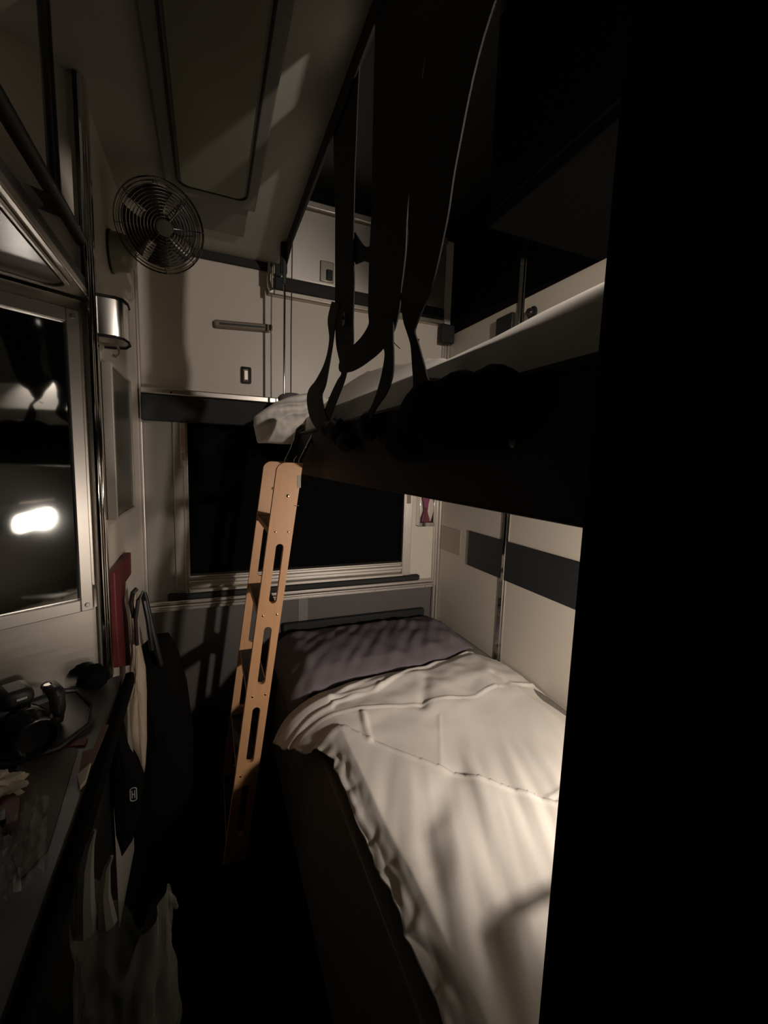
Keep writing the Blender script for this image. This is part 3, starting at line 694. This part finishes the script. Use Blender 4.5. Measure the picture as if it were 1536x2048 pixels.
part('hub', disc(fc-fnn*.022,fnn,.018,.03), BLADE, fn)

fp = thing('framed_panel','tall metal framed dark glass panel on the left wall below the dispenser','framed panel',(XL,1.5,1.11))
XF = XL+.034
y0 = onX(232,900,XF).y; y1 = 1.735; z0, z1 = 1.112, 1.55
y0 = max(y0,1.24)
a0 = onX(226,800,XF); y0 = a0.y
z1 = onX(221,722,XF).z; z0 = onX(232,1043,XF).z
y1 = onX(267,900,XF).y
bm = bmesh.new(); box(bm,XL+.001,XF,y0,y0+.012,z0,z1); box(bm,XL+.001,XF,y1-.01,y1,z0,z1); box(bm,XL+.001,XF,y0+.012,y1-.01,z1-.008,z1); box(bm,XL+.001,XF,y0+.012,y1-.01,z0,z0+.008)
part('frame', bm, mat('pale_metal_frame',(.46,.42,.36),.35,.2,noise_s=5,noise_a=.04), fp, bevel=.0015)
part('panel', B(XL+.002,XF-.004,y0+.012,y1-.01,z0+.008,z1-.008), mat('smoked_panel',(.09,.088,.07),.22,noise_s=4,noise_a=.1), fp)
part('frame_groove', B(XL+.010,XL+.013,y0-.0008,y0+.001,z0+.002,z1-.002), BLACK, fp)

# red paper carrier and cream tote hanging below
def poly_y(px, Y, t, m, name, bev=.003, rows=None):
    return link(name, plate([[onY(x,y,Y) for x,y in px]],(0,t,0)), m, bevel=bev)
rb = link('red_gift_bag', plate([[onX(x,y,XL+.02) for x,y in ((230,1145),(262,1104),(263,1148),(252,1165),(250,1200),(256,1240),(263,1330),(240,1334),(234,1240))]],(-.018,0,0)), RED, bevel=.003); tag(rb,'dark red folded paper bag leaning on the left wall by the counter','paper bag')
def slab(px, Y, depth, name, m, seed, bulge=.02):
    pts = [onY(x,y,Y) for x,y in px]; c = sum(pts,Vector())/len(pts); bm = bmesh.new(); N = len(pts)*3; op = []
    for i in range(len(pts)):
        for k in range(3): op.append(pts[i].lerp(pts[(i+1)%len(pts)],k/3))
    rings = []
    for l in range(9):
        ph = math.pi*l/8; s = max(math.sin(ph),.03)**.45
        rings.append([bm.verts.new(c+(p-c)*s+Vector((0,-math.cos(ph)*depth/2+depth/2+.01*nz(p.x*20+seed,p.z*12,l),0))) for p in op])
    for a, b in zip(rings,rings[1:]):
        for k in range(N): bm.faces.new((a[k],a[(k+1)%N],b[(k+1)%N],b[k]))
    bm.faces.new(rings[0]); bm.faces.new(rings[-1])
    return bm
tt = thing('canvas_tote','cream canvas tote bag hanging beside the counter edge','tote bag',(-.17,1.3,.3))
bm = slab([(258,1195),(268,1180),(272,1230),(276,1290),(288,1345),(290,1400),(291,1500),(287,1560),(276,1530),(262,1505),(256,1440),(258,1340),(262,1280)],1.30,.06,'t',CREAMC,2)
part('bag_body', bm, CREAMC, tt, ang=180)
part('handle', T([onY(268,1235,1.29),onY(262,1205,1.29),onY(266,1185,1.28),onY(273,1178,1.29)],.006,8), BLACK, tt)
part('handle', T([onY(274,1290,1.29),onY(271,1240,1.28),onY(276,1200,1.28),onY(286,1184,1.29),onY(290,1200,1.30)],.005,8), BLACK, tt)
bp = thing('black_backpack','large black backpack standing on the floor below the window beside the ladder','backpack',(-.02,1.55,0))
bm = slab([(272,1320),(300,1295),(330,1290),(352,1330),(372,1400),(385,1500),(388,1640),(375,1760),(262,1790),(257,1735),(272,1640),(288,1500),(275,1370)],1.42,.20,'b',CURT,5)
part('bag_body', bm, CURT, bp, ang=180)
part('strap', T([onY(286,1190,1.41),onY(296,1240,1.40),onY(304,1300,1.41)],.007,8), BLACK, bp)
part('strap', T([onY(288,1186,1.43),onY(312,1290,1.42),onY(322,1330,1.43)],.008,8), BLACK, bp)
bc_ = thing('black_pouch','black pouch with a small pale logo hanging in front of the cream tote','pouch',(-.18,1.1,.3))
bm = slab([(222,1480),(238,1458),(246,1500),(255,1520),(272,1545),(282,1590),(278,1640),(262,1700),(240,1735),(228,1690),(222,1620),(218,1550)],1.05,.07,'p',CURT,8)
part('bag_body', bm, CURT, bc_, ang=180)
lg = onY(267,1588,1.048)
bm = bmesh.new()
lgM = Matrix.Translation(lg)
loopa = rrect(-.0075,.0075,-.0175,.0175,.006,5); loopb = rrect(-.0055,.0055,-.0155,.0155,.004,5)
bm = plate([[Vector((lg.x+x,1.0475,lg.z+z)) for x,z in loopa],[Vector((lg.x+x,1.0475,lg.z+z)) for x,z in loopb]],(0,-.001,0))
box(bm,lg.x-.0035,lg.x-.0018,1.0465,1.0475,lg.z-.010,lg.z+.010); box(bm,lg.x+.0018,lg.x+.0035,1.0465,1.0475,lg.z-.010,lg.z+.010); box(bm,lg.x-.0018,lg.x+.0018,1.0465,1.0475,lg.z-.0012,lg.z+.0012)
part('logo', bm, WHITEL, bc_)

# ------------------------------------------------------------------ counter with cabinet and the things on it
vc = thing('vanity_cabinet','dark vanity cabinet with a grey countertop under the mirror','cabinet',(-.4,.8,0))
CT = [(-.205,1.19),(-.203,1.08),(-.200,.78),(-.192,.40),(-.9,.40),(-.9,.77)]
CTb = [Vector((x,y,0)) for x,y in ((-.250,1.182),(-.212,1.195),(-.204,1.10),(-.198,.78),(-.192,.40),(-.9,.40),(-.9,.775))]
part('countertop', plate([[p+Vector((0,0,.715)) for p in CTb]],(0,0,.025)), COUNT, vc, bevel=.006)
part('edge_band', plate([[Vector((x,y,.708)) for x,y in ((-.206,1.195),(-.186,1.195),(-.172,.40),(-.192,.40))]],(0,0,.036)), CURT, vc, bevel=.006)
CTc = [Vector((-.262,1.15,0)),Vector((-.225,1.10,0)),Vector((-.215,.40,0)),Vector((-.88,.40,0)),Vector((-.88,.76,0))]
part('body', plate([[p for p in CTc]],(0,0,.714)), PAINTK, vc, bevel=.004)
ZK = .7405
dc = thing('dslr_camera','black camera with lens lying on the counter below the mirror','camera',(-.33,1.0,ZK))
k0 = onZ(110,1440,ZK)
Mk = Matrix.Translation((-.355,.985,ZK))@Matrix.Rotation(math.radians(32),4,'Z')
bm = bmesh.new(); box(bm,-.07,.07,-.03,.03,.001,.075,M=Mk); part('body', bm, BLACK, dc, bevel=.012)
bm = bmesh.new(); box(bm,-.028,.022,-.036,.03,.07,.105,M=Mk); part('viewfinder_hump', bm, BLACK, dc, bevel=.012)
bm = bmesh.new(); box(bm,-.008,.008,-.0375,-.036,.088,.092,M=Mk); part('name_plate', bm, WHITEL, dc)
bm = bmesh.new(); box(bm,.04,.072,-.038,.03,.02,.085,M=Mk); part('grip', bm, BLACK, dc, bevel=.014)
bm = bmesh.new(); lathe(bm,[(.034,0),(.034,.02),(.038,.022),(.038,.055),(.034,.06),(.034,.085),(.030,.085),(.028,.07),(.0001,.066)],Mk@axisM((0,-.03,.041),(0,-1,0)),28); part('lens', bm, mat('glossy_black_lens',(.01,.01,.01),.15,noise_s=5), dc)
bm = bmesh.new(); lathe(bm,[(.009,0),(.009,.008),(.007,.010)],Mk@axisM((.05,0,.075),(0,0,1)),16); part('dial', bm, CHROME, dc)
part('neck_strap', T([Mk@Vector(p) for p in ((.072,0,.06),(.10,.0,.05),(.115,-.03,.02),(.09,-.08,.007),(.03,-.115,.007),(-.04,-.10,.007),(-.08,-.06,.012),(-.075,-.01,.05),(-.07,0,.06))],.006,8), BLACK, dc)
pc = onZ(195,1345,ZK)
lc = lump('glove_pair',(-.262,1.135,ZK+.028),(.030,.034,.027),4.2,None,CURT); tag(lc,'crumpled black glove beside the camera at the corner of the counter','glove')
def card(name, label, cat, px, m, h=.003, z=ZK, off=0):
    o = link(name, plate([[onZ(x,y,z+.0005+off) for x,y in px]],(0,0,h)), m, bevel=.0008); tag(o,label,cat); return o
card('red_booklet','small dark red booklet on the counter near its aisle edge','booklet',((122,1497),(140,1480),(176,1478),(170,1492)),RED)
card('brown_pamphlet','brown paper pamphlet lying along the counter edge','pamphlet',((165,1505),(186,1500),(206,1450),(218,1452),(186,1530),(158,1550)),mat('brown_paper',(.22,.13,.10),.7,noise_s=20,noise_a=.2))
card('white_packet','small off-white packet on the counter edge','packet',((154,1558),(182,1532),(172,1568),(160,1582)),TISSUE,.008)
card('paper_mat','large grey-brown paper sheet covering the front of the counter','paper',((40,1460),(128,1485),(156,1500),(120,1620),(95,1700),(40,1760),(20,1700),(30,1560)),mat('grey_brown_paper',(.16,.145,.13),.6,noise_s=12,noise_a=.15),.0008)
o = card('leaflet_sheet','pale folded sheet standing out behind the napkin at the left','leaflet',((0,1478),(28,1470),(40,1472),(34,1520),(0,1518)),mat('grey_paper',(.2,.19,.17),.7,noise_s=12),.0015,off=.002)
n0 = onZ(5,1570,ZK+.02)
q = crum((n0.x-.02,n0.y,ZK+.018),(.045,.030,.018),7.7,TISSUE,'paper_napkin'); tag(q,'crumpled cream paper napkin at the left edge of the counter','napkin')
card('red_snack_pack','dark red snack packet in front of the crumpled napkin','packet',((0,1612),(28,1598),(42,1610),(38,1655),(0,1668)),RED,.012,off=.001)
card('black_phone','black flat device lying on the red packet at the left edge','phone',((0,1628),(12,1622),(12,1645),(0,1650)),BLACK,.006,z=ZK+.014)
def filmf(u, v):
    a = onZ(0,1680,ZK).lerp(onZ(100,1600,ZK),u); b = onZ(-40,1860,ZK).lerp(onZ(90,1760,ZK),u); p = a.lerp(b,v)
    return p+Vector((0,0,.010+.028*abs(nz(u*5,v*5,2))+.012*abs(nz(u*13,v*12,4))))
q = link('plastic_wrap', grid(40,40,filmf), FILM, ang=60); tag(q,'crinkled clear plastic wrapping on the front of the counter','plastic wrap')

# ------------------------------------------------------------------ plastic rubbish bag hanging at the counter end
def pbag(u, v):
    th = 2*math.pi*u; z = .16+.50*v
    w_ = (.062-.004*v) ; d_ = .058-.012*v
    f = 1+.20*nz(math.cos(th)*2.2,math.sin(th)*2.2,v*4)+.12*nz(math.cos(th)*5,math.sin(th)*5,v*9+3)
    cx = -.124+.006*v; cy = .60
    zz = z+(.045*math.cos(th*2+.6)+.06*nz(math.cos(th)*2,math.sin(th)*2,8))*max(0,v-.6)/.4 - (0.03 if v<.05 else 0)
    pinch = 1-.0*v
    if v < .12: f *= .35+.65*math.sqrt(v/.12)
    return Vector((cx+w_*f*math.cos(th),cy+d_*f*math.sin(th),zz))
pb_ = thing('white_plastic_bag','translucent white plastic carrier bag hanging at the end of the counter','plastic bag',(-.13,.78,.1))
part('bag_body', grid(70,50,pbag), PLAST, pb_, ang=70)
Hp = [onY(190,1660,.62),onY(180,1690,.62),onY(172,1740,.61),onY(170,1800,.60),onY(172,1860,.60)]
part('handle', T(Hp,[.002,.005,.009,.011,.014],8), PLASTH, pb_)
Hp = [onY(224,1712,.62),onY(214,1735,.62),onY(208,1790,.61),onY(215,1850,.60)]
part('handle', T(Hp,[.002,.004,.008,.012],8), PLASTH, pb_)
bm = T([onY(334,1785,.60),onY(346,1798,.60),onY(353,1815,.60)],[.003,.004,.003],8); part('knot', bm, PLAST, pb_)
crx = lump('dark_bundle',( -.124,.60,.36),(.034,.034,.12),9,None,CURT); tag(crx,'dark rounded bundle inside the translucent plastic bag','bundle')

# ------------------------------------------------------------------ unseen plate added to cast the bed shadow, shaped from its outline
Lc = Vector((.785,YE+.07,.955))
def toward(px, py, f):
    p = onZ(px,py,ZT+.01); return p+(Lc-p)*f
ar = thing('bed_shadow_caster','added unseen dark plate with a bent support, casting a shadow on the lower berth','shadow caster',(.62,.27,.68))
pts = [(955,1868),(985,1838),(1030,1815),(1052,1812),(1060,1880),(1085,1960),(1110,2060),(1140,2200),(1060,2200),(1010,2060),(985,1960),(962,1900)]
part('shadow_plate', plate([[toward(x,y,.27) for x,y in pts]],(.006,-.008,.010)), SOFA, ar, bevel=.003)
part('support', T([toward(x,y,.27) for x,y in ((1000,1838),(1050,1815),(1090,1795),(1150,1768),(1260,1730),(1420,1700))],.0075,10), PAINTK, ar)
